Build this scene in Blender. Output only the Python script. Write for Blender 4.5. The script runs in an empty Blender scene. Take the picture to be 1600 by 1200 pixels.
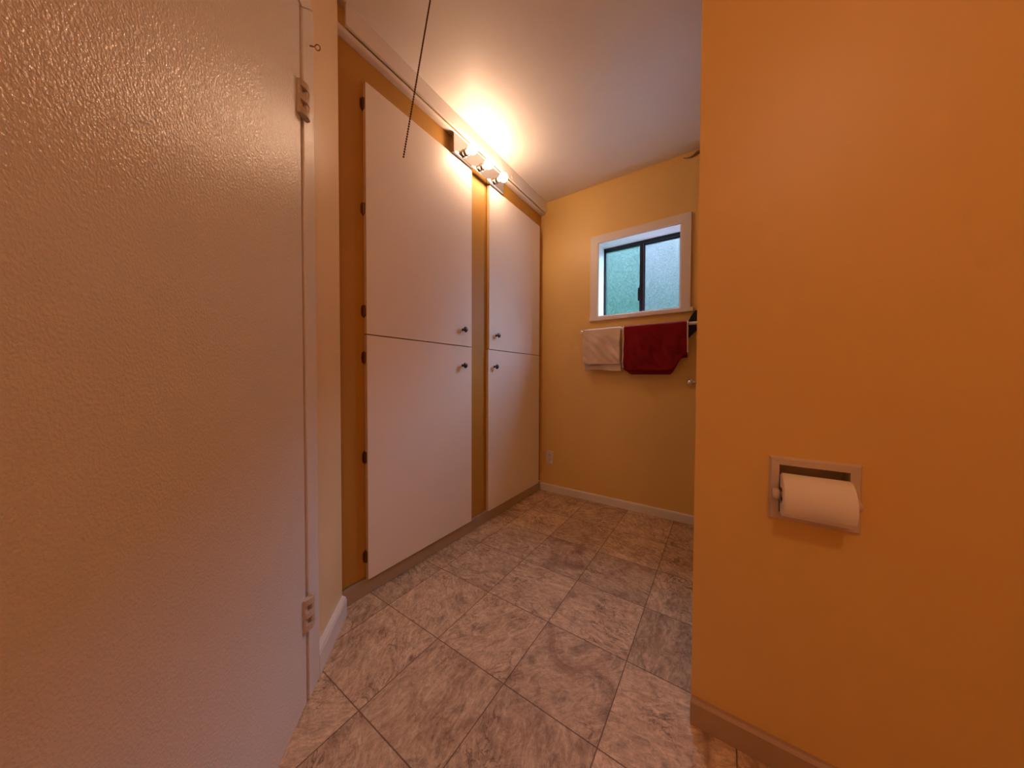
import bpy, bmesh, math, random
from mathutils import Vector, Matrix, noise

# ------------------------------------------------------------------ camera
scene = bpy.context.scene
cam_data = bpy.data.cameras.new('camera')
cam = bpy.data.objects.new('camera', cam_data)
scene.collection.objects.link(cam)
cam_data.sensor_fit = 'HORIZONTAL'
cam_data.sensor_width = 36.0
cam_data.lens = 483.7 / 1600 * 36.0
cam_data.clip_start = 0.02
YAW, PITCH, ROLL = 0.5963, -0.0213, 0.0035
fw = Vector((-math.sin(YAW) * math.cos(PITCH), math.cos(YAW) * math.cos(PITCH), math.sin(PITCH)))
rt = Vector((math.cos(YAW), math.sin(YAW), 0))
up = rt.cross(fw)
r2 = rt * math.cos(ROLL) + up * math.sin(ROLL)
u2 = up * math.cos(ROLL) - rt * math.sin(ROLL)
m = Matrix((r2, u2, -fw)).transposed().to_4x4()
m.translation = Vector((0, 0, 0.98))
cam.matrix_world = m
scene.camera = cam

# ------------------------------------------------------------------ light and exposure
BULB_STRENGTH = 98.0
FILL_STRENGTH = 36.0  # added fill light, out of view behind the camera
FILL_COLOUR = (1.0, 0.56, 0.33)
BULB_COLOUR = (1.0, 0.61, 0.38)
SKY_STRENGTH = 50.0
SKY_COLOUR = (0.62, 0.60, 0.92)
world = bpy.data.worlds.new('sky')
scene.world = world
world.use_nodes = True
wn = world.node_tree.nodes
# overcast sky: dim near the horizon, bright above
_tc = wn.new('ShaderNodeTexCoord'); _sx = wn.new('ShaderNodeSeparateXYZ'); _rp = wn.new('ShaderNodeValToRGB')
_rp.color_ramp.elements[0].position = 0.30
_rp.color_ramp.elements[0].color = tuple(c * 0.22 for c in SKY_COLOUR) + (1,)
_rp.color_ramp.elements[1].position = 0.48
_rp.color_ramp.elements[1].color = (*SKY_COLOUR, 1)
world.node_tree.links.new(_tc.outputs['Generated'], _sx.inputs[0])
world.node_tree.links.new(_sx.outputs[2], _rp.inputs[0])
world.node_tree.links.new(_rp.outputs[0], wn['Background'].inputs['Color'])
wn['Background'].inputs['Strength'].default_value = SKY_STRENGTH
scene.view_settings.view_transform = 'Standard'
scene.view_settings.look = 'None'
scene.view_settings.gamma = 1.0
scene.view_settings.use_curve_mapping = False
scene.view_settings.exposure = 0.0
# window opening marked as a portal so the sky is sampled through it (it gives off no light itself)
pl = bpy.data.lights.new('window_portal', 'AREA'); pl.shape = 'RECTANGLE'; pl.size = .57; pl.size_y = .57
pl.cycles.is_portal = True
po = bpy.data.objects.new('window_portal', pl); scene.collection.objects.link(po)
po.location = (-.525, 2.545, 1.736); po.rotation_euler = (-math.pi / 2, 0, 0)
scene.cycles.use_denoising = True
scene.cycles.max_bounces = 14
scene.cycles.diffuse_bounces = 8
scene.cycles.glossy_bounces = 5
scene.cycles.transmission_bounces = 8
scene.cycles.sample_clamp_indirect = 6.0
scene.cycles.caustics_reflective = False
scene.cycles.caustics_refractive = False

random.seed(5)

# ------------------------------------------------------------------ material helpers
def srgb(r, g, b):
    f = lambda c: (c / 255 / 12.92) if c / 255 <= 0.04045 else ((c / 255 + 0.055) / 1.055) ** 2.4
    return (f(r), f(g), f(b), 1.0)

class NT:
    def __init__(self, name):
        self.m = bpy.data.materials.new(name)
        self.m.use_nodes = True
        self.t = self.m.node_tree
        self.b = self.t.nodes['Principled BSDF']
        self.out = self.t.nodes['Material Output']
    def n(self, kind, **kw):
        nd = self.t.nodes.new(kind)
        for k, v in kw.items():
            setattr(nd, k, v)
        return nd
    def l(self, a, b):
        self.t.links.new(a, b)
    def math(self, op, a, b=None, c=None):
        nd = self.n('ShaderNodeMath', operation=op)
        for i, v in enumerate((a, b, c)):
            if v is None: continue
            if isinstance(v, (int, float)): nd.inputs[i].default_value = v
            else: self.l(v, nd.inputs[i])
        return nd.outputs[0]
    def mix(self, fac, a, b, blend='MIX'):
        nd = self.n('ShaderNodeMix', data_type='RGBA', blend_type=blend)
        for s, v in ((nd.inputs[0], fac), (nd.inputs[6], a), (nd.inputs[7], b)):
            if isinstance(v, (int, float)): s.default_value = v
            elif isinstance(v, tuple): s.default_value = v
            else: self.l(v, s)
        return nd.outputs[2]
    def ramp(self, fac, stops):
        nd = self.n('ShaderNodeValToRGB')
        e = nd.color_ramp.elements
        while len(e) < len(stops): e.new(0.5)
        for el, (p, c) in zip(e, stops):
            el.position = p
            el.color = c if isinstance(c, tuple) else (c, c, c, 1)
        self.l(fac, nd.inputs[0])
        return nd.outputs[0]
    def noise(self, vec, scale, detail=4, rough=0.55, dist=0.0):
        nd = self.n('ShaderNodeTexNoise')
        nd.inputs['Scale'].default_value = scale
        nd.inputs['Detail'].default_value = detail
        nd.inputs['Roughness'].default_value = rough
        nd.inputs['Distortion'].default_value = dist
        if vec is not None: self.l(vec, nd.inputs['Vector'])
        return nd.outputs[0]
    def coord(self, which='Object'):
        return self.n('ShaderNodeTexCoord').outputs[which]
    def mapping(self, vec, scale=(1, 1, 1), rot=(0, 0, 0), loc=(0, 0, 0)):
        nd = self.n('ShaderNodeMapping')
        nd.inputs['Scale'].default_value = scale
        nd.inputs['Rotation'].default_value = rot
        nd.inputs['Location'].default_value = loc
        self.l(vec, nd.inputs['Vector'])
        return nd.outputs[0]
    def bump(self, h, strength=0.2, dist=0.01):
        nd = self.n('ShaderNodeBump')
        nd.inputs['Strength'].default_value = strength
        nd.inputs['Distance'].default_value = dist
        self.l(h, nd.inputs['Height'])
        self.l(nd.outputs[0], self.b.inputs['Normal'])

def paint(name, col, rough=0.5, mottle=0.05, bump_scale=180, bump=0.15, bump_dist=0.001, spec=0.5, stretch=(1, 1, 1)):
    k = NT(name)
    co = k.coord()
    big = k.noise(co, 2.3, 4)
    c2 = tuple(min(1, v * (1 - mottle * 2)) for v in col[:3]) + (1,)
    c = k.mix(k.ramp(big, [(0.3, 0.0), (0.7, 1.0)]), c2, col)
    k.l(c, k.b.inputs['Base Color'])
    k.b.inputs['Roughness'].default_value = rough
    k.b.inputs['Specular IOR Level'].default_value = spec
    if bump:
        h = k.noise(k.mapping(co, scale=stretch), bump_scale, 2, 0.5)
        k.bump(h, bump, bump_dist)
    return k.m

def plain(name, col, rough=0.5, metal=0.0):
    k = NT(name)
    nz = k.noise(k.coord(), 60, 3)
    c2 = tuple(v * 0.85 for v in col[:3]) + (1,)
    k.l(k.mix(nz, c2, col), k.b.inputs['Base Color'])
    k.b.inputs['Roughness'].default_value = rough
    k.b.inputs['Metallic'].default_value = metal
    return k.m

WALL = (0.80, 0.55, 0.19, 1)
M = {}
M['wall'] = paint('yellow wall paint', WALL, 0.42, 0.03, 90, 0.12, 0.002, stretch=(1, 1, 0.5))
M['wall_gloss'] = paint('pale peach semi-gloss wall paint', (0.85, 0.65, 0.38, 1), 0.30, 0.03, 90, 0.2, 0.002, stretch=(1, 1, 0.3))
M['frame_paint'] = paint('ochre cupboard paint', (0.48, 0.25, 0.035, 1), 0.55, 0.03, 120, 0.1)
M['ceiling'] = paint('ceiling paint', (0.78, 0.75, 0.70, 1), 0.45, 0.04, 40, 0.12, 0.003)
M['white_trim'] = paint('white trim paint', (0.80, 0.76, 0.72, 1), 0.38, 0.03, 160, 0.12)
M['cupboard_white'] = paint('white laminate', (0.87, 0.81, 0.75, 1), 0.45, 0.02, 700, 0.06, 0.0005)
M['edge_band'] = paint('cream door edge', (0.72, 0.55, 0.32, 1), 0.5, 0.03, 300, 0.05)
M['door_gloss'] = paint('glossy white door enamel', (0.78, 0.74, 0.71, 1), 0.15, 0.02, 290, 1.0, 0.0013, stretch=(1, 1, 0.7))
M['casing_gloss'] = paint('glossy white casing enamel', (0.80, 0.76, 0.72, 1), 0.18, 0.02, 290, 0.9, 0.0010)
M['hinge_paint'] = paint('painted-over hinge', (0.62, 0.52, 0.44, 1), 0.4, 0.06, 300, 0.2)
M['kick'] = paint('tan toe board', (0.46, 0.36, 0.25, 1), 0.5, 0.1, 60, 0.2, stretch=(1, 0.2, 1))
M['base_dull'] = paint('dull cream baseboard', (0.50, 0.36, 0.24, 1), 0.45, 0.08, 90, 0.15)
M['chrome'] = plain('polished chrome', (0.86, 0.84, 0.82, 1), 0.07, 1.0)
M['nickel'] = plain('tarnished nickel', (0.36, 0.31, 0.27, 1), 0.28, 1.0)
M['knob'] = plain('dark bronze knob', (0.10, 0.065, 0.055, 1), 0.38, 0.8)
M['brass'] = plain('old brass', (0.30, 0.14, 0.06, 1), 0.35, 1.0)
M['chain'] = plain('dark bead chain', (0.10, 0.045, 0.02, 1), 0.4, 0.8)
M['old_hinge'] = plain('antique copper hinge', (0.20, 0.10, 0.07, 1), 0.32, 1.0)
M['jamb_gap'] = plain('brown jamb', (0.50, 0.29, 0.18, 1), 0.6)
M['black_frame'] = plain('black aluminium', (0.012, 0.013, 0.02, 1), 0.35, 0.3)
M['black_cloth'] = plain('black fabric', (0.012, 0.012, 0.014, 1), 0.85)
M['plastic'] = plain('ivory plastic', (0.80, 0.74, 0.66, 1), 0.35)
M['dark_slot'] = plain('dark slot', (0.03, 0.02, 0.015, 1), 0.6)
M['ceramic'] = paint('cream holder enamel', (0.66, 0.56, 0.46, 1), 0.3, 0.02, 200, 0.05)
M['paper'] = paint('tissue paper', (0.90, 0.86, 0.80, 1), 0.9, 0.02, 500, 0.3, 0.0008)
M['card'] = plain('cardboard core', (0.25, 0.15, 0.09, 1), 0.8)
M['leaf'] = plain('dark leaves', (0.010, 0.030, 0.010, 1), 0.9)
k = NT('blue green stucco')
nz = k.noise(k.coord(), 0.9, 2, 0.4)
k.l(k.mix(k.ramp(nz, [(0.35, 0.0), (0.65, 1.0)]), (0.0075, 0.028, 0.016, 1), (0.012, 0.032, 0.021, 1)), k.b.inputs['Base Color'])
k.b.inputs['Roughness'].default_value = 0.95
M['siding'] = k.m
M['soil'] = plain('paving', (0.16, 0.16, 0.17, 1), 0.9)
M['bar'] = plain('white towel bar', (0.85, 0.80, 0.75, 1), 0.25)
M['grey_strip'] = plain('grey brown strip', (0.22, 0.15, 0.10, 1), 0.5)

def cloth(name, col, dark, weave=420):
    k = NT(name)
    co = k.coord()
    nz = k.noise(co, weave, 3, 0.7)
    k.l(k.mix(nz, dark, col), k.b.inputs['Base Color'])
    k.b.inputs['Roughness'].default_value = 0.95
    k.b.inputs['Specular IOR Level'].default_value = 0.15
    k.b.inputs['Sheen Weight'].default_value = 0.15
    k.bump(nz, 0.6, 0.003)
    return k.m
M['red_towel'] = cloth('red terry', (0.30, 0.008, 0.012, 1), (0.13, 0.002, 0.004, 1))
M['beige_towel'] = cloth('beige terry', (0.80, 0.66, 0.54, 1), (0.62, 0.50, 0.40, 1))
M['binding'] = cloth('pale towel edging', (0.90, 0.70, 0.62, 1), (0.80, 0.58, 0.50, 1))

k = NT('bulb glass')
em = k.n('ShaderNodeEmission')
em.inputs['Color'].default_value = (*BULB_COLOUR, 1)
em.inputs['Strength'].default_value = BULB_STRENGTH
k.l(em.outputs[0], k.out.inputs['Surface'])
M['bulb'] = k.m

k = NT('added fill light glow')  # glow of the added fill light
em = k.n('ShaderNodeEmission')
em.inputs['Color'].default_value = (*FILL_COLOUR, 1)
em.inputs['Strength'].default_value = FILL_STRENGTH
k.l(em.outputs[0], k.out.inputs['Surface'])
M['dome'] = k.m

def glass(name, tint):
    """pebbled privacy glass: part clear, part scattering, with a fine speckle in the pressing"""
    k = NT(name)
    co = k.coord()
    v = k.n('ShaderNodeTexVoronoi')
    v.inputs['Scale'].default_value = 210
    k.l(co, v.inputs['Vector'])
    sp = k.ramp(k.math('ADD', k.math('MULTIPLY', v.outputs['Distance'], .5), k.math('MULTIPLY', k.noise(co, 90, 3), .6)), [(0.3, 0.52), (0.7, 1.0)])
    col = k.mix(1.0, tint, sp, 'MULTIPLY')
    tp = k.n('ShaderNodeBsdfTransparent'); k.l(col, tp.inputs['Color'])
    k.b.inputs['Base Color'].default_value = tint
    k.b.inputs['Transmission Weight'].default_value = 1.0
    k.b.inputs['Roughness'].default_value = 0.35
    k.bump(v.outputs['Distance'], 0.6, 0.003)
    mx = k.n('ShaderNodeMixShader')
    mx.inputs[0].default_value = 0.02
    k.l(tp.outputs[0], mx.inputs[1])
    k.l(k.b.outputs[0], mx.inputs[2])
    k.l(mx.outputs[0], k.out.inputs['Surface'])
    return k.m
M['pane_left'] = glass('textured privacy glass', (0.68, 0.93, 0.88, 1))
M['pane_right'] = glass('textured privacy glass clear', (0.86, 0.96, 0.98, 1))

# floor: slate-look vinyl, one attribute colour per tile
def floor_material():
    k = NT('slate look tile')
    co = k.coord()
    at = k.n('ShaderNodeAttribute', attribute_name='tile')      # r tone, g blotchiness, b streak angle
    sep = k.n('ShaderNodeSeparateColor')
    k.l(at.outputs['Color'], sep.inputs[0])
    at2 = k.n('ShaderNodeAttribute', attribute_name='cell')     # tile-local u, v and edge
    sep2 = k.n('ShaderNodeSeparateColor')
    k.l(at2.outputs['Color'], sep2.inputs[0])
    tone, blot, ang = sep.outputs[0], sep.outputs[1], sep.outputs[2]
    # offset the noise space per tile and turn it
    vr = k.n('ShaderNodeVectorRotate', rotation_type='Z_AXIS')
    k.l(co, vr.inputs['Vector'])
    k.l(k.math('MULTIPLY', ang, 6.2832), vr.inputs['Angle'])
    cmb = k.n('ShaderNodeCombineXYZ')
    k.l(k.math('MULTIPLY', ang, 37.0), cmb.inputs[0])
    k.l(k.math('MULTIPLY', tone, 91.0), cmb.inputs[1])
    k.l(k.math('MULTIPLY', blot, 53.0), cmb.inputs[2])
    va = k.n('ShaderNodeVectorMath', operation='ADD')
    k.l(vr.outputs[0], va.inputs[0]); k.l(cmb.outputs[0], va.inputs[1])
    v = va.outputs[0]
    patch = k.noise(v, 6.5, 9, 0.68, 1.1)
    streak = k.noise(k.mapping(v, scale=(1, 2.3, 1)), 15, 9, 0.74, 1.6)
    fine = k.noise(v, 85, 6, 0.8, 0.5)
    crack = k.noise(k.mapping(v, scale=(1, 2.0, 1)), 7, 6, 0.6, 1.8)
    base = k.ramp(patch, [(0.34, srgb(150, 122, 98)), (0.46, srgb(202, 172, 142)), (0.55, srgb(232, 204, 170)), (0.66, srgb(160, 140, 118))])
    grey = k.ramp(streak, [(0.34, srgb(128, 100, 80)), (0.5, srgb(196, 170, 142)), (0.64, srgb(242, 220, 188))])
    c = k.mix(0.52, base, grey)
    # rusty patches
    rust = k.ramp(k.noise(v, 3.1, 6, 0.7, 1.2), [(0.53, 0.0), (0.66, 1.0)])
    c = k.mix(k.math('MULTIPLY', rust, k.math('MULTIPLY', blot, 0.85)), c, srgb(128, 84, 66))
    # thin dark wandering veins
    d = k.math('ABSOLUTE', k.math('SUBTRACT', crack, 0.5))
    vein = k.ramp(d, [(0.0, 1.0), (0.022, 0.0)])
    vmask = k.ramp(k.noise(v, 5.0, 3), [(0.46, 0.0), (0.58, 1.0)])
    c = k.mix(k.math('MULTIPLY', k.math('MULTIPLY', vein, vmask), 0.75), c, srgb(80, 52, 40))
    f2 = k.ramp(fine, [(0.32, 0.60), (0.5, 0.98), (0.68, 1.0)])
    c = k.mix(0.8, c, f2, 'MULTIPLY')
    tn = k.math('ADD', k.math('MULTIPLY', tone, 0.62), 0.66)
    tcol = k.n('ShaderNodeCombineColor')
    for i in range(3): k.l(tn, tcol.inputs[i])
    c = k.mix(1.0, c, tcol.outputs[0], 'MULTIPLY')
    # joint lines
    joint = k.math('LESS_THAN', joint_distance(k, co), 0.0017)
    c = k.mix(k.math('MULTIPLY', joint, 0.8), c, srgb(92, 66, 50))
    k.l(c, k.b.inputs['Base Color'])
    k.b.inputs['Roughness'].default_value = 0.58
    k.b.inputs['Specular IOR Level'].default_value = 0.35
    h = k.math('ADD', k.math('MULTIPLY', streak, 0.7), k.math('MULTIPLY', fine, 0.5))
    h = k.math('SUBTRACT', h, k.math('MULTIPLY', joint, 0.5))
    k.bump(h, 0.5, 0.004)
    return k.m

GX, GY, TP = -1.1735, 0.4842, 0.3048
def joint_distance(k, co):
    s = k.n('ShaderNodeSeparateXYZ')
    k.l(co, s.inputs[0])
    ds = []
    for i, g in ((0, GX), (1, GY)):
        a = k.math('PINGPONG', k.math('SUBTRACT', s.outputs[i], g), TP / 2)
        ds.append(a)
    return k.math('MINIMUM', ds[0], ds[1])
M['floor'] = floor_material()

# ------------------------------------------------------------------ mesh helpers
def link(o, parent=None):
    scene.collection.objects.link(o)
    if parent is not None: o.parent = parent
    return o

def obj(name, bm, mat, parent=None, smooth=False, bevel=0.0, angle=40):
    bmesh.ops.recalc_face_normals(bm, faces=bm.faces)
    me = bpy.data.meshes.new(name)
    bm.to_mesh(me); bm.free()
    for mm in (mat if isinstance(mat, (list, tuple)) else [mat]):
        me.materials.append(mm)
    o = bpy.data.objects.new(name, me)
    link(o, parent)
    if smooth:
        for p in me.polygons: p.use_smooth = True
        if angle < 180:
            me.set_sharp_from_angle(angle=math.radians(angle))
    if bevel:
        b = o.modifiers.new('bevel', 'BEVEL')
        b.width = bevel; b.segments = 3; b.limit_method = 'ANGLE'; b.angle_limit = math.radians(50)
    return o

def empty(name, loc=(0, 0, 0), rz=0):
    o = bpy.data.objects.new(name, None)
    o.location = loc; o.rotation_euler = (0, 0, rz)
    o.empty_display_size = 0.05
    return link(o)

def tag(o, label, cat, group=None, kind=None):
    o['label'] = label; o['category'] = cat
    if group: o['group'] = group
    if kind: o['kind'] = kind
    return o

def box(bm, x0, x1, y0, y1, z0, z1, mi=0):
    vs = [bm.verts.new((x, y, z)) for x in (x0, x1) for y in (y0, y1) for z in (z0, z1)]
    F = [(0, 1, 3, 2), (4, 6, 7, 5), (0, 4, 5, 1), (2, 3, 7, 6), (0, 2, 6, 4), (1, 5, 7, 3)]
    for f in F:
        fc = bm.faces.new([vs[i] for i in f]); fc.material_index = mi
    return vs

def boxbm(*a):
    bm = bmesh.new(); box(bm, *a); return bm

def prism(bm, pts, axis, a, b, mi=0):
    """pts: 2D outline; axis: 'x' -> (y,z), 'y' -> (x,z), 'z' -> (x,y)"""
    def P(p, t):
        return {'x': (t, p[0], p[1]), 'y': (p[0], t, p[1]), 'z': (p[0], p[1], t)}[axis]
    v0 = [bm.verts.new(P(p, a)) for p in pts]; v1 = [bm.verts.new(P(p, b)) for p in pts]
    n = len(pts)
    fs = [bm.faces.new(v0), bm.faces.new(v1[::-1])]
    for i in range(n):
        fs.append(bm.faces.new((v0[i], v1[i], v1[(i + 1) % n], v0[(i + 1) % n])))
    for f in fs: f.material_index = mi

def lathe(bm, prof, seg=32, M4=None, mi=0):
    """prof: (r, h) along +Z, then transformed by M4"""
    M4 = M4 or Matrix.Identity(4)
    rings = []
    for r, h in prof:
        if r < 1e-6:
            rings.append([bm.verts.new(M4 @ Vector((0, 0, h)))])
        else:
            rings.append([bm.verts.new(M4 @ Vector((r * math.cos(2 * math.pi * i / seg), r * math.sin(2 * math.pi * i / seg), h))) for i in range(seg)])
    for a, b in zip(rings, rings[1:]):
        for i in range(seg):
            j = (i + 1) % seg
            if len(a) == 1 and len(b) == 1: continue
            if len(a) == 1: f = bm.faces.new((a[0], b[j], b[i]))
            elif len(b) == 1: f = bm.faces.new((a[i], a[j], b[0]))
            else: f = bm.faces.new((a[i], a[j], b[j], b[i]))
            f.material_index = mi
    for rg, flip in ((rings[0], True), (rings[-1], False)):
        if len(rg) > 1:
            bm.faces.new(rg[::-1] if flip else rg).material_index = mi

def axis_matrix(loc, direction):
    q = Vector((0, 0, 1)).rotation_difference(Vector(direction).normalized())
    return Matrix.Translation(loc) @ q.to_matrix().to_4x4()

def tube(bm, pts, r, seg=10, closed=False, radii=None):
    pts = [Vector(p) for p in pts]
    n = len(pts); rings = []
    nrm = None
    for i, p in enumerate(pts):
        a = pts[(i - 1) % n] if (closed or i > 0) else p
        b = pts[(i + 1) % n] if (closed or i < n - 1) else p
        t = (b - a).normalized()
        if nrm is None:
            nrm = t.orthogonal().normalized()
        nrm = (nrm - t * nrm.dot(t)).normalized()
        bi = t.cross(nrm)
        rr = radii[i] if radii else r
        rings.append([bm.verts.new(p + (nrm * math.cos(2 * math.pi * k / seg) + bi * math.sin(2 * math.pi * k / seg)) * rr) for k in range(seg)])
    m = n if closed else n - 1
    for i in range(m):
        a, b = rings[i], rings[(i + 1) % n]
        for k in range(seg):
            bm.faces.new((a[k], a[(k + 1) % seg], b[(k + 1) % seg], b[k]))
    if not closed:
        bm.faces.new(rings[0][::-1]); bm.faces.new(rings[-1])

def slab(name, mat, boxes, label, cat, bevel=0.0):
    bm = bmesh.new()
    for b in boxes: box(bm, *b)
    o = obj(name, bm, mat, bevel=bevel)
    return tag(o, label, cat, kind='structure')

# ------------------------------------------------------------------ key dimensions (metres)
FX = -1.316      # cupboard face frame plane
DX = -1.294      # cupboard door fronts
YB = 2.383       # window wall
H = 2.476        # ceiling
YP = 1.010       # partition wall face
XP = -0.0605     # partition free edge
B1 = Vector((-1.252, 0.649, 0))   # start of the angled wall's baseboard line
RX = 1.15        # right wall
YR = -1.0        # wall behind the camera

# ------------------------------------------------------------------ floor (one mesh, tile-aligned cells)
def build_floor():
    bm = bmesh.new()
    lay = bm.loops.layers.float_color.new('tile')
    lay2 = bm.loops.layers.float_color.new('cell')
    rnd = random.Random(11)
    x0, x1, y0, y1 = -1.45, RX + 0.1, YR - 0.1, YB + 0.16
    # tone, blotch, angle for tiles the photo shows; others random
    known = {(0, 1): (0.55, .25, .13), (1, 1): (.62, .0, .31), (0, 2): (.42, .35, .0), (1, 2): (.55, .1, .98),
             (2, 2): (.62, .15, .52), (1, 3): (.42, .7, .02), (0, 0): (.60, .75, .66), (1, 0): (.45, .55, .23), (2, 1): (.45, .75, .37),
             (3, 1): (.60, .8, .45), (3, 0): (.98, .25, .17), (2, 0): (.40, .4, .71), (3, 2): (.30, .4, .77), (2, 3): (.35, .5, .05),
             (0, 3): (.45, .4, .99), (0, -1): (.66, .6, .9), (2, -1): (.5, .4, .41), (1, -1): (.5, .5, .12), (4, 0): (.55, .6, .28)}
    i0 = math.floor((x0 - GX) / TP); i1 = math.ceil((x1 - GX) / TP)
    j0 = math.floor((y0 - GY) / TP); j1 = math.ceil((y1 - GY) / TP)
    for i in range(i0, i1):
        for j in range(j0, j1):
            xa, xb = max(x0, GX + i * TP), min(x1, GX + (i + 1) * TP)
            ya, yb = max(y0, GY + j * TP), min(y1, GY + (j + 1) * TP)
            if xb - xa < 1e-5 or yb - ya < 1e-5: continue
            f = bm.faces.new([bm.verts.new((x, y, 0)) for x, y in ((xa, ya), (xb, ya), (xb, yb), (xa, yb))])
            t = known.get((i, j)) or (rnd.uniform(.3, .65), rnd.uniform(.1, .7), rnd.random())
            for lp in f.loops:
                lp[lay] = (*t, 1)
                lp[lay2] = (0, 0, 0, 1)
    bmesh.ops.remove_doubles(bm, verts=bm.verts, dist=1e-5)
    # underside and rim for thickness
    box(bm, x0, x1, y0, y1, -0.05, -0.002)
    o = obj('floor', bm, M['floor'])
    tag(o, 'brown grey slate-look square floor tiles with thin dark joints', 'floor', kind='structure')
build_floor()

# ------------------------------------------------------------------ shell
slab('ceiling', M['ceiling'], [(-1.9, RX + .2, YR - .2, YB + .2, H, H + .08)], 'smooth off-white ceiling lit by the bulb bar', 'ceiling')
# window wall with opening
WX0, WX1, WZ0, WZ1 = -0.808, -0.242, 1.452, 2.020
slab('wall_back', M['wall'], [(-1.9, WX0, YB, YB + .16, -.05, H), (WX1, RX + .2, YB, YB + .16, -.05, H),
                              (WX0, WX1, YB, YB + .16, -.05, WZ0), (WX0, WX1, YB, YB + .16, WZ1, H)],
     'yellow back wall with the small window and towels', 'wall')
slab('wall_right', M['wall'], [(RX, RX + .1, YR - .1, YB, -.05, H)], 'yellow side wall to the right outside the view', 'wall')
slab('wall_front', M['wall'], [(-.2, RX, YR - .1, YR, -.05, H)], 'yellow wall behind the viewer', 'wall')
RX0, RX1, RZ0, RZ1, RD = .1165, .2465, .646, .771, .050
slab('wall_partition', M['wall'], [(XP, RX0, YP, YP + .11, 0, H), (RX1, RX, YP, YP + .11, 0, H), (RX0, RX1, YP, YP + .11, 0, RZ0), (RX0, RX1, YP, YP + .11, RZ1, H), (RX0, RX1, YP + RD + .003, YP + .11, RZ0, RZ1)], 'near yellow partition wall on the right holding the paper roll', 'wall')
# wall behind the cupboards
slab('wall_left', M['wall'], [(-1.9, -1.8, .3, YB, -.05, H), (-1.8, -1.325, .50, .612, -.05, H)], 'wall behind the built-in cupboards', 'wall')

# angled wall (45 degrees) in its own frame: x = along, y = towards the room
AW = Matrix.Translation(B1) @ Matrix.Rotation(-math.pi / 4, 4, 'Z')
def place_angled(o):
    o.location = B1; o.rotation_euler = (0, 0, -math.pi / 4)
DT0, DT1, DZ = 0.3395, 1.058, 2.040     # door opening along the wall, door height
bm = bmesh.new()
box(bm, -.010, DT0 - .012, -.13, -.018, -.05, H)
box(bm, DT1 + .012, 2.45, -.13, -.018, -.05, H)
box(bm, DT0 - .012, DT1 + .012, -.13, -.018, DZ + .012, H)
aw = obj('wall_angled', bm, M['wall_gloss']); place_angled(aw)
tag(aw, 'narrow peach-yellow wall set at an angle between white door and cupboards', 'wall', kind='structure')

# ------------------------------------------------------------------ door_1 on the angled wall
d1 = empty('door_1', B1, -math.pi / 4)
tag(d1, 'glossy white painted door at the left with painted hinges', 'door', kind='structure')
g = boxbm(DT0 + .004, DT1, -.040, -.001, .008, DZ)
obj('door_leaf', g, M['door_gloss'], d1, bevel=.002)
bm = bmesh.new()
box(bm, DT0 - .018, DT0 - .004, -.12, -.010, 0, DZ + .008); box(bm, DT1 + .004, DT1 + .012, -.12, -.012, 0, DZ + .008)
box(bm, DT0 - .004, DT1 + .004, -.12, -.012, DZ + .003, DZ + .008)
box(bm, DT0 - .004, DT0 + .014, -.12, -.044, 0, DZ + .003)
box(bm, DT0 + .014, DT1 + .004, -.12, -.05, DZ - .008, DZ + .003)
box(bm, DT0 - .004, DT1 + .004, -.12, -.05, 0, .010)
obj('door_jamb', bm, M['jamb_gap'], d1)
# casing: mitred boards
CW = .080
c0, c1, zt = DT0 - .009 - CW + .008, DT0 - .009, DZ + .009
c0, c1 = .254, .3270
bm = bmesh.new()
prism(bm, [(c0, 0), (c1, 0), (c1, zt), (c0, zt + c1 - c0)], 'y', -.018, 0)
obj('casing_side', bm, M['casing_gloss'], d1, bevel=.003)
bm = bmesh.new()
ce0, ce1 = DT1 + .009, DT1 + .009 + (c1 - c0)
prism(bm, [(ce0, 0), (ce1, 0), (ce1, zt + c1 - c0), (ce0, zt)], 'y', -.018, 0)
obj('casing_side', bm, M['casing_gloss'], d1, bevel=.003)
bm = bmesh.new()
prism(bm, [(c1 + .0008, zt), (ce0 - .0008, zt), (ce1 - .0008, zt + c1 - c0), (c0 + .0008, zt + c1 - c0)], 'y', -.018, 0)
obj('casing_head', bm, M['casing_gloss'], d1, bevel=.003)
def door_hinge(z, hh=.094):
    tb, yb_, rb_ = .3345, .0105, .0090          # barrel centre along the wall, off the wall, radius
    bm = bmesh.new()
    box(bm, .3470, .3640, -.002, .0065, z - hh / 2, z + hh / 2)
    h = obj('hinge', bm, M['hinge_paint'], d1, bevel=.002)
    h['label'] = 'painted-over butt hinge with five knuckles'
    n = 5; step = hh / n
    bm = bmesh.new()
    for i in range(n):
        zz = z - hh / 2 + i * step
        if i % 2 == 0:      # door-side knuckles: barrel swept back into the leaf
            pts = [(tb + rb_ * math.cos(math.radians(a)), yb_ + rb_ * math.sin(math.radians(a))) for a in range(75, 286, 15)]
            pts += [(.3450, .0000), (.3640, .0000), (.3642, .0060), (.3600, .0105), (.3480, .0180)]
        else:               # jamb-side knuckles: barrel only, leaving a dark slot
            pts = [(tb + (rb_ - .0004) * math.cos(math.radians(a)), yb_ + (rb_ - .0004) * math.sin(math.radians(a))) for a in range(0, 360, 15)]
            box(bm, .3275, .3440, .0005, .0165, zz + .0008, zz + step - .0008)
        prism(bm, pts, 'z', zz + .0006, zz + step - .0006)
    T = Matrix.Translation((tb, yb_, z - hh / 2 - .004))
    lathe(bm, [(.0045, 0), (.0070, .002), (.0070, hh + .006), (.0045, hh + .008)], 16, T)
    obj('knuckle', bm, M['hinge_paint'], h, smooth=True, angle=30)
door_hinge(1.770); door_hinge(.282)

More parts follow.
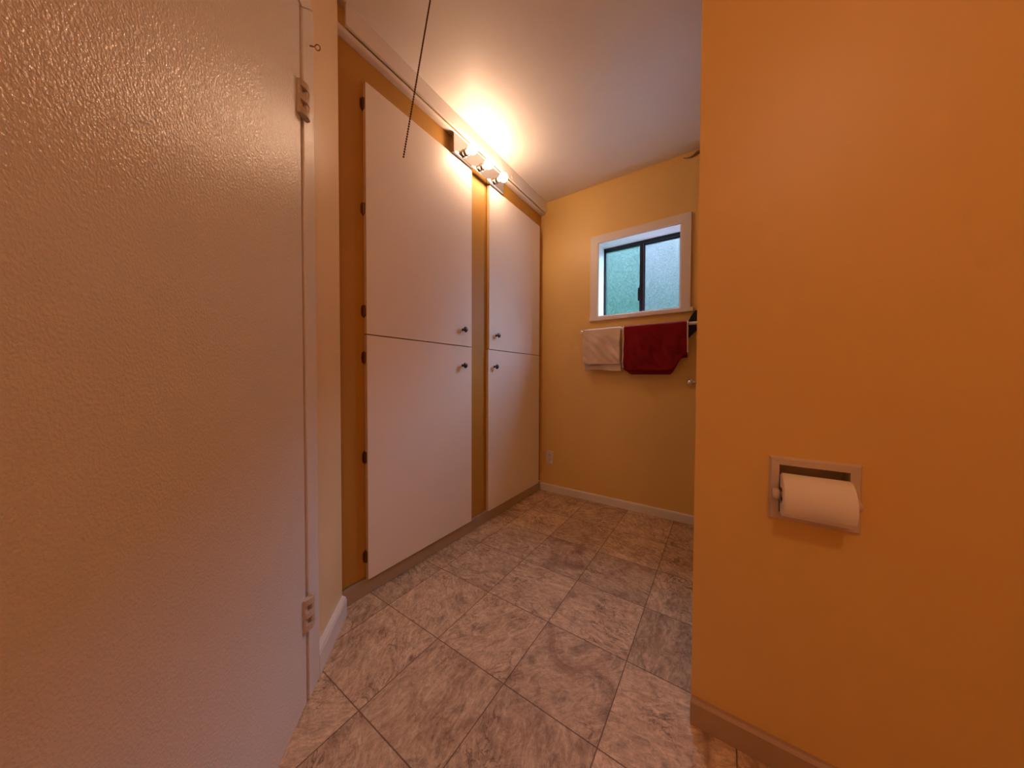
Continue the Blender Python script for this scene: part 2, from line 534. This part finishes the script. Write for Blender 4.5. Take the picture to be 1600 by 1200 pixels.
# baseboard of the angled wall: flat with sloped top
bm = bmesh.new()
prism(bm, [(-.018, 0), (0, 0), (0, .068), (-.004, .080), (-.018, .088)], 'x', -.010, c0 - .001)
o = obj('baseboard_angled', bm, M['white_trim'], bevel=.001); place_angled(o)
tag(o, 'short bright white baseboard between door casing and cupboards', 'baseboard', kind='structure')

# eye screw on the casing
e = empty('eye_screw', AW @ Vector((.282, 0, 1.986)), -math.pi / 4)
tag(e, 'small brass eye screw sticking out of the white door casing', 'eye screw')
bm = bmesh.new()
tube(bm, [(0, -.004, 0), (0, .008, 0), (0, .0145, -.0005)], .0016, 8, radii=[.0022, .0018, .0014])
obj('shank', bm, M['brass'], e, smooth=True)
bm = bmesh.new()
tube(bm, [(.002 * math.sin(a), .0215 - .0072 * math.cos(a), -.001 + .0068 * math.sin(a)) for a in [2 * math.pi * i / 24 for i in range(24)]], .0014, 8, closed=True)
obj('ring', bm, M['brass'], e, smooth=True)

# ------------------------------------------------------------------ cupboards
Y1, Y2, Y3, Y4 = .770, 1.458, 1.629, 2.319
ZT, ZB, ZM = 2.257, .074, 1.167
SHADE_EDGE = 1.603  # frames parted along a shadow edge; the frame itself has no seam
def cupboard_hinge(parent, y, z, side=-1):
    # wrap hinge: frame leaf, barrel, door leaf
    bm = bmesh.new()
    for s in (-1, 1):
        zc = z
        pts = []
    prism(bm, [(y - .004, z - .028), (y + .0, z - .030), (y + .0, z + .030), (y - .004, z + .028), (y - .012, z + .020), (y - .0135, z + .006), (y - .0135, z - .006), (y - .012, z - .020)], 'x', FX - .0005, FX + .0025)
    h = obj('hinge', bm, M['old_hinge'], parent, bevel=.0006)
    h['label'] = 'small dark metal surface hinge'
    bm = bmesh.new()
    lathe(bm, [(.0022, 0), (.0042, .002), (.0042, .050), (.0022, .052)], 12, Matrix.Translation((FX + .006, y - .002, z - .026)))
    lathe(bm, [(0.0, 0), (.0034, .001), (.0034, .003), (0, .004)], 10, axis_matrix((FX + .002, y - .009, z + .014), (1, 0, 0)))
    lathe(bm, [(0.0, 0), (.0034, .001), (.0034, .003), (0, .004)], 10, axis_matrix((FX + .002, y - .009, z - .014), (1, 0, 0)))
    obj('barrel', bm, M['old_hinge'], h, smooth=True)
    bm = bmesh.new()
    box(bm, FX + .004, DX - .006, y - .0016, y, z - .024, z + .024)
    obj('leaf_plate', bm, M['nickel'], h)

def knob(parent, y, z):
    bm = bmesh.new()
    T = axis_matrix((DX, y, z), (1, 0, 0))
    lathe(bm, [(.0085, 0), (.0085, .0015), (.0050, .004), (.0045, .013), (.007, .017), (.0135, .0195), (.0170, .023), (.0160, .0265), (.010, .0292), (0, .0300)], 28, T)
    o = obj('knob', bm, M['knob'], parent, smooth=True)
    return o

def cupboard_door(parent, y0, y1, z0, z1):
    bm = bmesh.new()
    box(bm, FX + .0015, DX, y0, y1, z0, z1)
    for f in bm.faces:
        f.material_index = 0 if abs(f.calc_center_median().x - DX) < 1e-4 else 1
    d = obj('door', bm, [M['cupboard_white'], M['edge_band']], parent, bevel=.0012)
    return d

YS = .674
cup = empty('cupboard', (FX, Y1, 0)); 
def child_of(o, p):
    o.parent = p; o.matrix_parent_inverse = Matrix.Translation(-Vector(p.location))
def with_root(name, loc, build):
    """parts are modelled in world coordinates and parented to an Empty at the thing's base"""
    root = empty(name, loc)
    before = set(bpy.data.objects)
    build(root)
    for o in set(bpy.data.objects) - before:
        if o.parent == root:
            o.location = -Vector(loc)
    return root
bpy.data.objects.remove(cup)

def left_cupboard(r):
    bm = bmesh.new()
    box(bm, -1.780, FX, YS - .060, SHADE_EDGE - .0008, .078, 2.372)
    obj('face_frame', bm, M['frame_paint'], r, bevel=.001)
    u = cupboard_door(r, Y1, Y2, ZM + .0022, ZT); knob(u, 1.378, 1.265)
    l = cupboard_door(r, Y1, Y2, ZB, ZM - .0022); knob(l, 1.376, 1.051)
    for z in (2.168, 1.717, 1.270): cupboard_hinge(u, Y1, z)
    for z in (1.065, .621, .173): cupboard_hinge(l, Y1, z)
tag(with_root('built_in_cupboard', (FX, Y1, 0), left_cupboard), 'wider white two-door built-in cupboard nearer the angled wall', 'cupboard')
def right_cupboard(r):
    bm = bmesh.new()
    box(bm, -1.780, FX - .0015, SHADE_EDGE + .0008, YB - .001, .078, 2.372)
    obj('face_frame', bm, M['frame_paint'], r, bevel=.001)
    u = cupboard_door(r, Y3 + .003, Y4, ZM + .0022, ZT); knob(u, 1.711, 1.268)
    l = cupboard_door(r, Y3 - .005, Y4, ZB, ZM - .0022); knob(l, 1.690, 1.053)
tag(with_root('built_in_cupboard', (FX, Y3, 0), right_cupboard), 'narrower looking white two-door built-in cupboard beside the window wall', 'cupboard')

# toe board, bead and frieze above
slab('baseboard_left', M['kick'], [(-1.35, DX - .013, YS - .050, YB - .016, 0, .073)], 'dull tan toe board running under the cupboard doors', 'baseboard', bevel=.0015)
bm = bmesh.new()
prism(bm, [(-1.3165, 2.3725), (-1.292, 2.3725), (-1.283, 2.376), (-1.279, 2.382), (-1.281, 2.387), (-1.285, 2.391), (-1.3165, 2.391)], 'y', .640, YB)
o = obj('trim_1', bm, M['white_trim'], smooth=True, angle=50); tag(o, 'thin rounded cream bead moulding above the cupboards', 'moulding', kind='structure')
slab('trim_2', M['white_trim'], [(-1.279, -1.266, .675, YB, 2.391, H)], 'cream frieze board between bead moulding and ceiling', 'moulding', bevel=.002)
# yellow filler behind the notch at the frieze's near end
slab('wall_corner', M['wall'], [(-1.8, -1.300, .615, YB, 2.3915, H)], 'yellow wall seen in the notch beside the frieze end', 'wall')

# baseboards
bm = bmesh.new()
prism(bm, [(YB, 0), (YB - .014, 0), (YB - .014, .052), (YB - .010, .058), (YB, .060)], 'x', DX - .013, RX)
o = obj('baseboard_back', bm, M['white_trim']); tag(o, 'low cream baseboard along the window wall', 'baseboard', kind='structure')
bm = bmesh.new()
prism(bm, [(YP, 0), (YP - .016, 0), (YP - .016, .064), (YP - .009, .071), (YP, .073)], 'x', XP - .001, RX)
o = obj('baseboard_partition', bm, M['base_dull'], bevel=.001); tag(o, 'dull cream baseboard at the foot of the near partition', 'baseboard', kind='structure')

# ------------------------------------------------------------------ window_1
w = empty('window_1', (0, 0, 0)); tag(w, 'small frosted sliding window with black frame above the towels', 'window', kind='structure')
cw = .060
x0, x1, z0, z1 = WX0, WX1, WZ0, WZ1
def casing(name, pts, yy=.016):
    bm = bmesh.new(); prism(bm, pts, 'y', YB - yy, YB)
    return obj(name, bm, M['white_trim'], w, bevel=.0015)
casing('casing_head', [(x0 - cw, z1 + .057), (x1 + cw, z1 + .057), (x1 + .0008, z1), (x0 - .0008, z1)])
casing('casing_side', [(x0 - cw, z0 - .0005), (x0, z0 - .0005), (x0, z1), (x0 - cw, z1 + .056)])
casing('casing_side', [(x1, z0 - .0005), (x1 + cw, z0 - .0005), (x1 + cw, z1 + .056), (x1, z1)])
bm = bmesh.new(); box(bm, x0 - cw - .004, x1 + cw + .018, YB - .022, YB, z0 - .030, z0 - .001)
obj('sill', bm, M['white_trim'], w, bevel=.002)
bm = bmesh.new(); D = .120
box(bm, x0, x0 + .006, YB - .010, YB + D, z0, z1); box(bm, x1 - .006, x1, YB - .010, YB + D, z0, z1)
box(bm, x0 + .006, x1 - .006, YB - .010, YB + D, z1 - .006, z1); box(bm, x0 + .006, x1 - .006, YB - .010, YB + D, z0, z0 + .008)
lin = obj('lining', bm, M['white_trim'], w)
# black outer frame
yf = YB + D - .006
bm = bmesh.new()
box(bm, x0 + .006, x0 + .018, yf, yf + .034, z0 + .006, z1 - .006); box(bm, x1 - .018, x1 - .006, yf, yf + .034, z0 + .006, z1 - .006)
box(bm, x0 + .006, x1 - .006, yf, yf + .034, z1 - .030, z1 - .006); box(bm, x0 + .006, x1 - .006, yf, yf + .034, z0 + .006, z0 + .018)
obj('outer_frame', bm, M['black_frame'], w)
def sash(xa, xb, y, pane_mat, left, right):
    bm = bmesh.new()
    zb, zt_ = z0 + .016, z1 - .026
    box(bm, xa, xa + left, y, y + .014, zb, zt_); box(bm, xb - right, xb, y, y + .014, zb, zt_)
    box(bm, xa + left, xb - right, y, y + .014, zt_ - .010, zt_); box(bm, xa + left, xb - right, y, y + .014, zb, zb + .008)
    s = obj('sash', bm, M['black_frame'], w)
    bm = bmesh.new(); box(bm, xa + left - .002, xb - right + .002, y + .005, y + .009, zb + .006, zt_ - .008)
    obj('pane', bm, pane_mat, s)
    return s
s1 = sash(x0 + .016, -.502, yf + .002, M['pane_left'], .006, .028)
s2 = sash(-.520, x1 - .016, yf + .018, M['pane_right'], .026, .006)
bm = bmesh.new()
box(bm, -.540, -.524, yf - .006, yf + .004, 1.565, 1.665); 
obj('latch', bm, M['black_frame'], s1, bevel=.001)

# outside: paving, and a made-up wall hiding the bright sky from the panes
slab('ground', M['soil'], [(-9, 8, YB + .16, 14, -.35, -.3)], 'grey paved ground outside beyond the frosted window', 'ground')
bm = boxbm(-4.6, 1.2, 6.0, 6.2, -.3, 3.70)
o = obj('sky_blocking_wall', bm, M['siding']); tag(o, 'plain blue-green wall added outside to hide the bright sky behind the frosted panes', 'wall', kind='structure')

# unseen fill light added behind the viewer to brighten the near part of the room
def dome(r):
    T = Matrix.Translation((.40, -.50, H)) @ Matrix.Rotation(math.pi, 4, 'X')
    bm = bmesh.new(); lathe(bm, [(.15, 0), (.15, .018), (.14, .024), (0, .024)], 40, T)
    obj('fill_base', bm, M['chrome'], r, smooth=True)
    bm = bmesh.new(); lathe(bm, [(.135, .024), (.132, .04), (.115, .065), (.08, .085), (.04, .095), (0, .098)], 40, T)
    obj('fill_shade', bm, M['dome'], r, smooth=True)
tag(with_root('added_fill_light', (.40, -.50, H), dome), 'round fill light added unseen overhead behind the viewer', 'ceiling lamp')

# ------------------------------------------------------------------ towel bars and towels
TB = YB - .075; TZ = 1.333
def bar_thing(name, xa, xb, y, z, r, mat, label):
    t = empty(name, (xa, YB, z)); tag(t, label, 'towel bar')
    bm = bmesh.new(); tube(bm, [(0.0, y - YB, 0), ((xb - xa), y - YB, 0)], r, 16)
    obj('rail', bm, mat, t, smooth=True)
    for xx in (0.004, xb - xa - .004):
        bm = bmesh.new()
        lathe(bm, [(.020, 0), (.020, .004), (.010, .010), (.0085, .05), (.0085, abs(y - YB) - .008), (.012, abs(y - YB) - .004), (.013, abs(y - YB) + .008), (.006, abs(y - YB) + .013)], 24, axis_matrix((xx, 0, 0), (0, -1, 0)))
        obj('bracket', bm, M['chrome'], t, smooth=True)
    return t
bar_thing('towel_bar', -.912, .02, TB, TZ, .0105, M['bar'], 'towel bar on the back wall carrying both towels under the window')
bar_thing('towel_bar', -.176, .30, YB - .06, .952, .0055, M['chrome'], 'thin lower metal bar end beside the partition, below the red towel')

def smooth01(t):
    t = max(0, min(1, t)); return t * t * (3 - 2 * t)

def towel(name, xa, xb, zf, zbk, mat, label, seed, bulge=.012, th=.006, lay=.0):
    """drape over the rail; zf(x), zbk(x) = front and back hem heights"""
    R0 = .0105 + .0055 + lay
    NX, NF, NA, NB = 70, 60, 12, 50
    bm = bmesh.new(); grid = []
    for i in range(NX + 1):
        u = i / NX; x = xa + (xb - xa) * u
        col = []
        f, b = zf(u), zbk(u)
        for j in range(NF + 1):
            s = j / NF                      # 0 hem .. 1 rail
            z = f + (TZ - f) * s
            dr = (1 - s)
            y = TB - R0 - bulge * math.sin(dr * math.pi * .6) + .020 * dr
            n1 = noise.noise(Vector((x * 9 + seed, z * 5, seed)))
            n2 = noise.noise(Vector((x * 26 + z * 9, z * 13, seed * 2.1)))
            n3 = noise.noise(Vector(((x + z) * 17 + seed, (x - z) * 5, seed * 1.7)))
            y += (n1 * .024 + n2 * .010 + n3 * .020) * smooth01(dr * 2.2)
            y = min(y, TB - R0 + .012)
            x2 = x + .004 * n1 * dr
            col.append(Vector((x2, y, z)))
        for j in range(1, NA):
            a = math.pi * j / NA
            n3 = .0015 * noise.noise(Vector((x * 30, seed, a)))
            col.append(Vector((x, TB - (R0 + n3) * math.cos(a), TZ + (R0 + n3) * math.sin(a))))
        for j in range(NB + 1):
            s = j / NB
            z = TZ - (TZ - b) * s
            n1 = noise.noise(Vector((x * 8 + seed + 9, z * 4, seed)))
            y = TB + R0 + (.010 + n1 * .010) * smooth01(s * 1.6) - .012 * smooth01(s * 1.4)
            y = min(max(y, TB + .004), YB - .018)
            col.append(Vector((x, y, z)))
        grid.append([bm.verts.new(p) for p in col])
    for i in range(NX):
        for j in range(len(grid[0]) - 1):
            bm.faces.new((grid[i][j], grid[i + 1][j], grid[i + 1][j + 1], grid[i][j + 1]))
    # keep hem positions for trims
    rims = {'left': [v.co.copy() for v in grid[0]], 'right': [v.co.copy() for v in grid[-1]], 'front': [g[0].co.copy() for g in grid]}
    seam = [v.co.copy() for v in grid[int(NX * .16)]]
    o = obj(name, bm, mat, smooth=True, angle=180)
    s = o.modifiers.new('thickness', 'SOLIDIFY'); s.thickness = th; s.offset = 0
    o.data.validate()
    tag(o, label, 'towel')
    return o, rims, seam

# red towel with pale edging
def rz(u):
    return 1.042 - .012 * math.sin(u * 3.1) + .10 * smooth01((u - .74) / .26)
def rzb(u):
    return 1.003 + .03 * smooth01((.14 - u) / .14) + .11 * smooth01((u - .74) / .2)
red, rims, _ = towel('hand_towel', -.590, -.190, rz, rzb, M['red_towel'], 'dark red towel with pale edging folded over the bar under the window', 4.3)
for side in ('left', 'right'):
    bm = bmesh.new()
    pts = [p + Vector((-.001 if side == 'left' else .001, -.0015, 0)) for p in rims[side][2:66]]
    tube(bm, pts, .0042, 8)
    obj('edging', bm, M['binding'], red, smooth=True)['label'] = 'pale edging'
# beige towel
def bz(u):
    return 1.084 - .006 * u
def bzb(u):
    return 1.034 + .006 * math.sin(u * 5)
bei, rims, seam = towel('hand_towel', -.892, -.612, bz, bzb, M['beige_towel'], 'beige towel folded over the left half of the bar', 8.8, bulge=.014)
bm = bmesh.new()
tube(bm, [p + Vector((0, -.003, 0)) for p in seam[0:64]], .0028, 8)
obj('hem', bm, M['beige_towel'], bei, smooth=True)
bm = bmesh.new()
tube(bm, [p + Vector((.022, -.003, 0)) for p in seam[0:64]], .002, 8)
obj('hem', bm, M['beige_towel'], bei, smooth=True)

# black cloth hanging behind the bar end
bm = bmesh.new()
pts = [(-.190, 1.243), (-.186, 1.30), (-.190, 1.352), (-.176, 1.385), (-.158, 1.412), (-.148, 1.424), (-.139, 1.414), (-.128, 1.424), (-.10, 1.42), (-.03, 1.40), (-.04, 1.34), (-.09, 1.33), (-.15, 1.285)]
prism(bm, pts, 'y', YB - .046, YB - .012)
o = obj('black_cloth', bm, M['black_cloth'], bevel=.006)
tag(o, 'black cloth bundle hanging on the wall behind the right end of the towel bar', 'cloth')

# curved strip high on the back wall
bm = bmesh.new()
cp = []
for i in range(15):
    t = i / 14; x = -.236 + t * .14
    cp.append((x, YB - .010, 2.446 - .010 * math.sin(min(1, t * 1.7) * math.pi) * (1 if t < .59 else .0) + (.0 if t < .3 else (t - .3) ** 1.6 * .04)))
tube(bm, cp, .006, 10, radii=[.0018 + .0090 * smooth01(i / 11) for i in range(15)])
o = obj('curved_hook', bm, M['grey_strip'], smooth=True)
tag(o, 'thin curved grey-brown hook high on the back wall beside the partition', 'hook')

# ------------------------------------------------------------------ outlet
def outlet(r):
    zc, xc = .293, -1.2195
    bm = bmesh.new(); box(bm, xc - .033, xc + .033, YB - .006, YB, zc - .058, zc + .058)
    obj('cover_plate', bm, M['plastic'], r, bevel=.003)
    for s in (-1, 1):
        bm = bmesh.new()
        lathe(bm, [(.0165, 0), (.0165, .003), (.014, .004)], 24, axis_matrix((xc, YB - .005, zc + s * .020), (0, -1, 0)))
        k_ = obj('socket', bm, M['plastic'], r)
        bm = bmesh.new()
        box(bm, xc - .0075, xc - .0052, YB - .0098, YB - .0088, zc + s * .020 - .001, zc + s * .020 + .008)
        box(bm, xc + .0052, xc + .0075, YB - .0098, YB - .0088, zc + s * .020 - .001, zc + s * .020 + .008)
        box(bm, xc - .0022, xc + .0022, YB - .0098, YB - .0088, zc + s * .020 - .010, zc + s * .020 - .005)
        obj('slots', bm, M['dark_slot'], k_)
    for s in (-1, 1):
        bm = bmesh.new()
        lathe(bm, [(.0035, 0), (.0035, .0012), (.002, .002)], 12, axis_matrix((xc, YB - .006, zc + s * .048), (0, -1, 0)))
        obj('screw', bm, M['nickel'], r)
tag(with_root('electrical_outlet', (-1.2195, YB, .235), outlet), 'ivory double electrical outlet low on the back wall near the cupboards', 'outlet')

# ------------------------------------------------------------------ paper holder (recess frame on the wall face)
HX0, HX1, HZ0, HZ1 = .1015, .2615, .631, .786
def holder(r):
    y0 = YP
    bm = bmesh.new()
    # bevelled square ring
    o_ = [(HX0, HZ0), (HX1, HZ0), (HX1, HZ1), (HX0, HZ1)]
    e1, e2 = .004, .019
    def ring(e, y):
        return [bm.verts.new((x + (e if x == HX0 else -e), y, z + (e if z == HZ0 else -e))) for x, z in o_]
    rs = [ring(0, y0), ring(0, y0 - .004), ring(e1, y0 - .010), ring(e2, y0 - .009), ring(e2, y0 + RD), ring(.0155, y0 + RD + .002), ring(.0155, y0 + .0005)]
    for a, b in zip(rs, rs[1:]):
        for i in range(4):
            bm.faces.new((a[i], a[(i + 1) % 4], b[(i + 1) % 4], b[i]))
    for i in range(4):
        bm.faces.new((rs[-1][i], rs[-1][(i + 1) % 4], rs[0][(i + 1) % 4], rs[0][i]))
    bm.faces.new(rs[4])
    obj('recess_plate', bm, M['ceramic'], r)
    for s, xx in ((1, HX0 + .0115), (-1, HX1 - .0115)):
        bm = bmesh.new()
        # ear: rounded post carrying the roller
        lathe(bm, [(.0, -.008), (.009, -.007), (.0125, -.003), (.0132, .002), (.011, .006), (0, .008)], 20, axis_matrix((xx, y0 - .026, .699), (s, 0, 0)))
        box(bm, xx - .006, xx + .006, y0 - .026, y0 - .006, .690, .708)
        obj('roller_post', bm, M['ceramic'], r, smooth=True)
    bm = bmesh.new(); tube(bm, [(HX0 + .016, y0 - .026, .699), (HX1 - .016, y0 - .026, .699)], .0065, 14)
    obj('roller', bm, M['ceramic'], r, smooth=True)
ph = with_root('toilet_paper_holder', (.18, YP, HZ0), holder)
tag(ph, 'cream recessed toilet paper holder on the near partition wall', 'paper holder')
def roll(r):
    RR = .0495; xa, xb = .1225, .2405; yc, zc = YP - .026, .6985
    bm = bmesh.new()
    seg = 64; r0 = .0195
    prof = [(r0, 0), (RR - .001, 0), (RR, .001), (RR, xb - xa - .001), (RR - .001, xb - xa), (r0, xb - xa)]
    T = axis_matrix((xa, yc, zc), (1, 0, 0))
    rings = [[bm.verts.new(T @ Vector((rr * math.cos(2 * math.pi * i / seg), rr * math.sin(2 * math.pi * i / seg), h))) for i in range(seg)] for rr, h in prof]
    n = len(rings)
    for q in range(n):
        a, b = rings[q], rings[(q + 1) % n]
        for i in range(seg):
            bm.faces.new((a[i], a[(i + 1) % seg], b[(i + 1) % seg], b[i]))
    obj('paper', bm, M['paper'], r, smooth=True)
    bm = bmesh.new()
    # loose last sheet lying on the roll's front, ending above its bottom
    pts = []
    for i in range(18):
        a = math.radians(80 + i * 8.0)
        pts.append((yc + math.cos(a) * (RR + .0024), zc + math.sin(a) * (RR + .0024)))
    inn = [(yc + (p[0] - yc) * .955, zc + (p[1] - zc) * .955) for p in pts]
    prism(bm, pts + inn[::-1], 'x', xa + .001, xb - .001)
    obj('loose_sheet', bm, M['paper'], r, smooth=True)
    bm = bmesh.new()
    rg = []
    for rr, xx in ((r0 + .0005, xa + .002), (r0 + .0005, xb - .002), (r0 - .0015, xb - .002), (r0 - .0015, xa + .002)):
        rg.append([bm.verts.new((xx, yc + rr * math.cos(2 * math.pi * i / 32), zc + rr * math.sin(2 * math.pi * i / 32))) for i in range(32)])
    for q in range(4):
        a, b = rg[q], rg[(q + 1) % 4]
        for i in range(32): bm.faces.new((a[i], a[(i + 1) % 32], b[(i + 1) % 32], b[i]))
    obj('core', bm, M['card'], r, smooth=True)
tr_ = with_root('toilet_paper_roll', (.18, YP - .026, .65), roll)
tag(tr_, 'white toilet paper roll hanging in the holder on the partition', 'toilet paper')

# ------------------------------------------------------------------ bulb bar
BY = [1.372, 1.523, 1.677]
def light_bar(r):
    bm = bmesh.new()
    fx = FX + .041
    box(bm, FX, fx, 1.286, 1.772, 2.259, 2.370)
    obj('back_plate', bm, M['chrome'], r, bevel=.003)
    for y in BY:
        bm = bmesh.new()
        T = axis_matrix((fx, y, 2.298), (1, 0, 0))
        lathe(bm, [(.0225, 0), (.0225, .002), (.019, .004), (.019, .018), (.0205, .020), (.0205, .025), (.0175, .027), (.0175, .032), (.015, .034)], 32, T)
        s = obj('socket', bm, M['nickel'], r, smooth=True)
        rb = .028; prof = [(.0125, .031), (.0130, .036)]
        for i in range(14):
            a = math.radians(205 - i * 205 / 13) - math.pi / 2
            a = math.radians(-64 + i * 154 / 13)
            prof.append((max(0, rb * math.cos(a)), .036 + .028 + rb * math.sin(a)))
        prof[-1] = (0, prof[-1][1])
        bm = bmesh.new(); lathe(bm, prof, 32, T)
        obj('bulb', bm, M['bulb'], s, smooth=True)['label'] = 'lit round bulb'
tag(with_root('vanity_light', (FX, 1.529, 2.246), light_bar), 'chrome bar light with three lit round bulbs above the cupboard doors', 'wall light')

# small round white disc on the frieze beside the light
bm = bmesh.new()
lathe(bm, [(.011, 0), (.011, .0015), (.008, .003), (0, .0036)], 24, axis_matrix((-1.266, 1.858, 2.415), (1, 0, 0)))
o = obj('round_disc', bm, M['plastic'], smooth=True)
tag(o, 'tiny round white disc on the frieze just past the bulb bar', 'cap')

# ------------------------------------------------------------------ pull chain
def chain():
    p0 = Vector((-.548, .408, 1.432)); p1 = Vector((-.53, .463, 1.785))
    d = (p1 - p0); L = (H - .004 - p0.z) / d.z
    top = p0 + d * L
    c = empty('pull_chain', top); tag(c, 'thin dark bead pull chain hanging down in front of the left cupboard', 'pull chain')
    length = (top - p0).length; n = int(length / .0056)
    bm = bmesh.new()
    for i in range(n + 1):
        q = p0 + (top - p0) * (i / n) - top
        bmesh.ops.create_icosphere(bm, subdivisions=1, radius=.0022, matrix=Matrix.Translation(q))
    tube(bm, [p0 - top, Vector((0, 0, 0))], .0005, 6)
    obj('bead_chain', bm, M['chain'], c, smooth=True)
    bm = bmesh.new()
    lathe(bm, [(.022, 0.004), (.022, -.004), (.012, -.010), (.004, -.012)], 20)
    obj('ceiling_cup', bm, M['plastic'], c, smooth=True)
chain()
